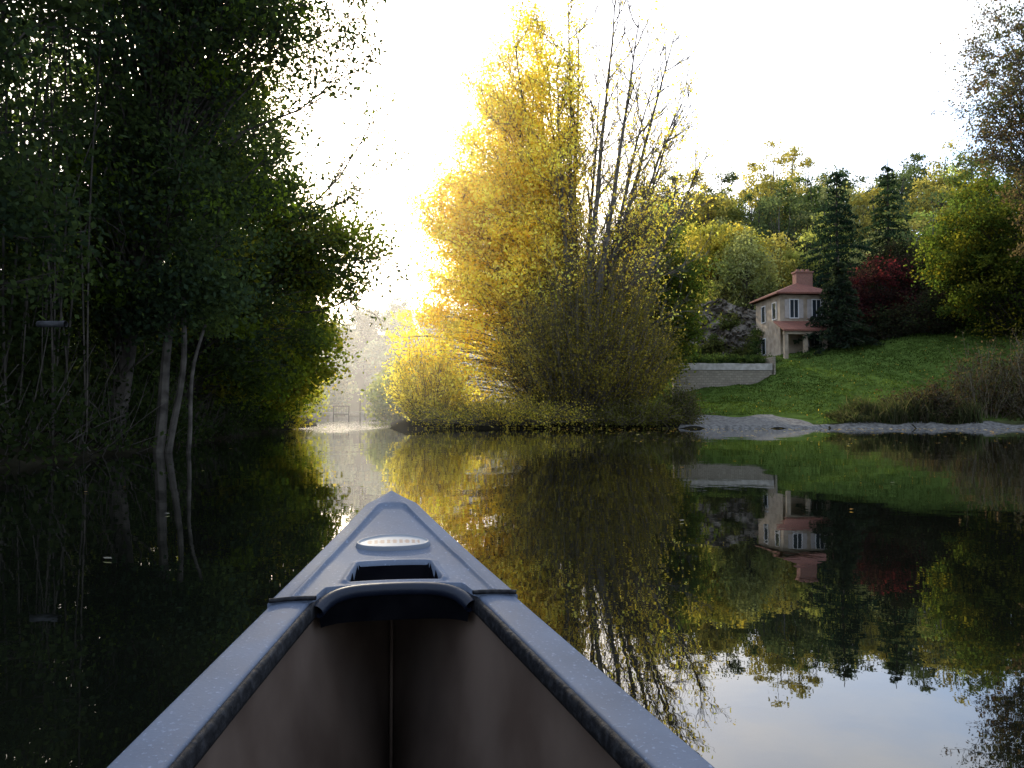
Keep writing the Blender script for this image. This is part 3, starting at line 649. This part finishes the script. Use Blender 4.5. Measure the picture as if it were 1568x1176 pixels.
def deck(rev, name):
    b = B(); n, m_ = 130, 141
    s = np.linspace(0, .47, n)[:, None]*np.ones((1, m_)); v = np.linspace(-1, 1, m_)[None]*np.ones((n, 1))
    wd = (W_(s)+.003)*np.sqrt(np.clip(s/.045+.0, 0, 1)); wd = np.maximum(wd, .001); u = v*wd
    sc = 1-ss(.105, .125, abs(u)); s2 = s-np.clip(s-.30, 0, 1)/.17*.040*sc
    z = S_(s2)+.005+.009*(1-v**2)
    edge = wd-abs(u); z -= .005*(1-ss(0, .007, edge))
    z -= .004*ss(.034, .041, edge)*ss(.055, .075, s2)
    z += .003*np.exp(-((edge-.037)/.005)**2)*ss(.05, .07, s2)
    hw = .062+.014*np.clip((s2-.335)/.07, 0, 1)
    slot = ss(0, .008, hw-abs(u))*ss(.335, .345, s2)*(1-ss(.408, .415, s2))
    rim = ss(-.014, 0, hw-abs(u))*ss(.318, .335, s2)*(1-ss(.41, .42, s2))
    z += .004*rim; z -= .034*slot
    v3 = CP(s2, u, z)
    lip = v3[-1:].copy(); lip[..., 2] -= .03
    V = np.concatenate([v3, lip], 0)
    sideL = V[:, :1].copy(); sideL[..., 2] -= .03; sideR = V[:, -1:].copy(); sideR[..., 2] -= .03
    V = np.concatenate([sideL, V, sideR], 1); nn, mm_ = V.shape[:2]
    if rev:
        c = CP(LEN/2, 0, 0); V = V.copy(); V[..., 0] = 2*c[0]-V[..., 0]; V[..., 1] = 2*c[1]-V[..., 1]
    a = np.arange(nn-1)[:, None]*mm_+np.arange(mm_-1)[None]
    F = np.stack([a, a+mm_, a+mm_+1, a+1], -1).reshape(-1, 4)
    b.add(V.reshape(-1, 3), F, 0, (.2,.2,.2))
    sl = np.zeros((nn, mm_)); sl[:-1, 1:-1] = slot; b.M[0][:] = (sl.ravel()[F].mean(1) > .3).astype(int)
    o = b.build(name, [TRIM, SHADE], smooth=True); o.parent = canoe  # slot faces get the near-black, recess shade put into the colour
deck(False, 'bow_deck'); deck(True, 'stern_deck')
b = B(); t = np.linspace(-1, 1, 33); hu = t*.116; hs = .434+.040*abs(t)**5; hzv = S_(hs)-.003+.006*(1-t**2)-.010*abs(t)**8
tube(b, CP(hs, hu, hzv), .0100+.001*abs(t)**3, 14)
o = b.build('carrying_handle', [NAVY], True); o.parent = canoe
b = B(); tt = np.linspace(-1, 1, 33)
up = CP(.437+.034*abs(tt)**5, tt*.116, S_(.45)-.004); lo_ = CP(.425+.03*abs(tt)**5, tt*.112, S_(.45)-.045)
a = np.arange(32); b.add(np.concatenate([up, lo_]), np.stack([a, a+1, a+34, a+33], -1), 0, (0,0,0)); o = b.build('handle_shade_sheet', [SHADE], True); o.parent = canoe  # added near-black sheet standing in for the shade beneath the handle bar
for sd in (-1, 1):
    b = B(); us = np.linspace(.118, .186, 8); sv = .474-.004*np.sin((us-.118)/.068*pi)
    tube(b, CP(sv, sd*us, S_(.474)+.006+.003*(1-(us/.186)**2)), np.full(8, .0035), 8); o = b.build('deck_seam', [BLACK], True); o.parent = canoe
m, nt, out = newmat('badge_metal'); p = N(nt, 'ShaderNodeBsdfPrincipled')
at = N(nt, 'ShaderNodeAttribute', attribute_name='Col'); nt.links.new(at.outputs['Color'], p.inputs['Base Color']); p.inputs['Roughness'].default_value = .5; p.inputs['Specular IOR Level'].default_value = .3
nt.links.new(p.outputs[0], out.inputs[0])
b = B(); nr, na = 40, 200
R_, A_ = np.meshgrid(np.linspace(0, 1, nr), np.linspace(0, 2*pi, na)); bs_ = .250+R_*np.sin(A_)*.031; bu = R_*np.cos(A_)*.067
zz = S_(bs_)+.005+.009*(1-(bu/(W_(bs_)))**2)+.0015+.002*ss(.88, .92, R_)-.004*ss(.96, 1, R_)*2
xx = R_*np.cos(A_); yy = R_*np.sin(A_)
letters = (abs(yy) < .26)&(abs(xx) < .70)&((np.sin(xx*38) > -.2)|(np.abs(np.abs(yy)-.1) < .04)&(np.sin(xx*19+1) > 0))
cc = np.where(letters[..., None], np.array([.09,.045,.03]), np.array([.17,.18,.19])); cc = np.where((R_ > .9)[..., None], np.array([.09,.10,.12]), cc)
a = np.arange(na-1)[:, None]*nr+np.arange(nr-1)[None]
b.add(CP(bs_, bu, zz).reshape(-1, 3), np.stack([a, a+1, a+nr+1, a+nr], -1).reshape(-1, 4), 0, cc.reshape(-1, 3)); o = b.build('oval_badge', [m], True); o.parent = canoe
b = B()
def cbox(s0, s1, u0, u1, z0, z1):
    v = np.array([CP(q, w_, e) for e in (z0, z1) for (q, w_) in ((s0,u0),(s1,u0),(s1,u1),(s0,u1))]); b.add(v, [(0,3,2,1),(4,5,6,7),(0,1,5,4),(1,2,6,5),(2,3,7,6),(3,0,4,7)], 0, (.1,.1,.1))
cbox(1.95, 1.99, -.33, .33, .30, .33); cbox(2.2, 2.24, -.36, .36, .30, .33)
for k in range(9): cbox(1.991, 2.199, -.26+k*.06, -.22+k*.06, .312, .322)
cbox(2.9, 2.96, -.36, .36, .37, .395)
o = b.build('seat_and_thwart', [WOOD]); o.parent = canoe

# ------------------------------------------------------------------ morning mist over the upper river
import bmesh
bm_ = bmesh.new(); bmesh.ops.create_icosphere(bm_, subdivisions=4, radius=1)
me = bpy.data.meshes.new('river_mist'); bm_.to_mesh(me); bm_.free(); o = bpy.data.objects.new('river_mist', me); scn.collection.objects.link(o)
o.location = (-13, 92, 9); o.scale = (26, 66, 28)
m, nt, out = newmat('mist'); vs_ = N(nt, 'ShaderNodeVolumeScatter'); vs_.inputs['Density'].default_value = .0018; vs_.inputs['Anisotropy'].default_value = .65
vs_.inputs['Color'].default_value = (1, .98, .95, 1); nt.links.new(vs_.outputs[0], out.inputs['Volume']); me.materials.append(m)

# ------------------------------------------------------------------ sky, sun, camera
EL, AZ = radians(25), radians(-15)
w = bpy.data.worlds.new('World'); scn.world = w; w.use_nodes = True; nt = w.node_tree; nt.nodes.clear()
out = N(nt, 'ShaderNodeOutputWorld'); bg = N(nt, 'ShaderNodeBackground'); sky = N(nt, 'ShaderNodeTexSky', sky_type='NISHITA'); sky.sun_disc = False
sky.sun_elevation = EL; sky.sun_rotation = AZ % (2*pi); sky.dust_density = 4; sky.air_density = 1.2
nt.links.new(sky.outputs[0], bg.inputs[0]); bg.inputs[1].default_value = .15
bg2 = N(nt, 'ShaderNodeBackground'); c, f = noise_col(nt, (.42,.68,1.15), (1.05,1.08,1.15), 2.6, 5, .38, .62, coord='Generated', stretch=(1,1,2.5))
nt.links.new(c, bg2.inputs[0]); bg2.inputs[1].default_value = 1.4
ad = N(nt, 'ShaderNodeAddShader'); nt.links.new(bg.outputs[0], ad.inputs[0]); nt.links.new(bg2.outputs[0], ad.inputs[1]); nt.links.new(ad.outputs[0], out.inputs[0])
ld = bpy.data.lights.new('sun', 'SUN'); ld.energy = 5; ld.angle = radians(.5); ld.color = (1, .88, .68)
lo = bpy.data.objects.new('sun', ld); scn.collection.objects.link(lo)
from mathutils import Vector
lo.rotation_euler = Vector((sin(AZ)*cos(EL), cos(AZ)*cos(EL), sin(EL))).to_track_quat('Z', 'Y').to_euler()
cam = bpy.data.cameras.new('camera'); co = bpy.data.objects.new('camera', cam); scn.collection.objects.link(co)
cam.sensor_width = 36; cam.lens = 28.24; cam.clip_start = .02; cam.clip_end = 3000
co.location = (0, 0, .75); co.rotation_euler = (radians(92.24), 0, 0); scn.camera = co
scn.view_settings.view_transform = 'Standard'; scn.view_settings.look = 'None'; scn.view_settings.exposure = 0
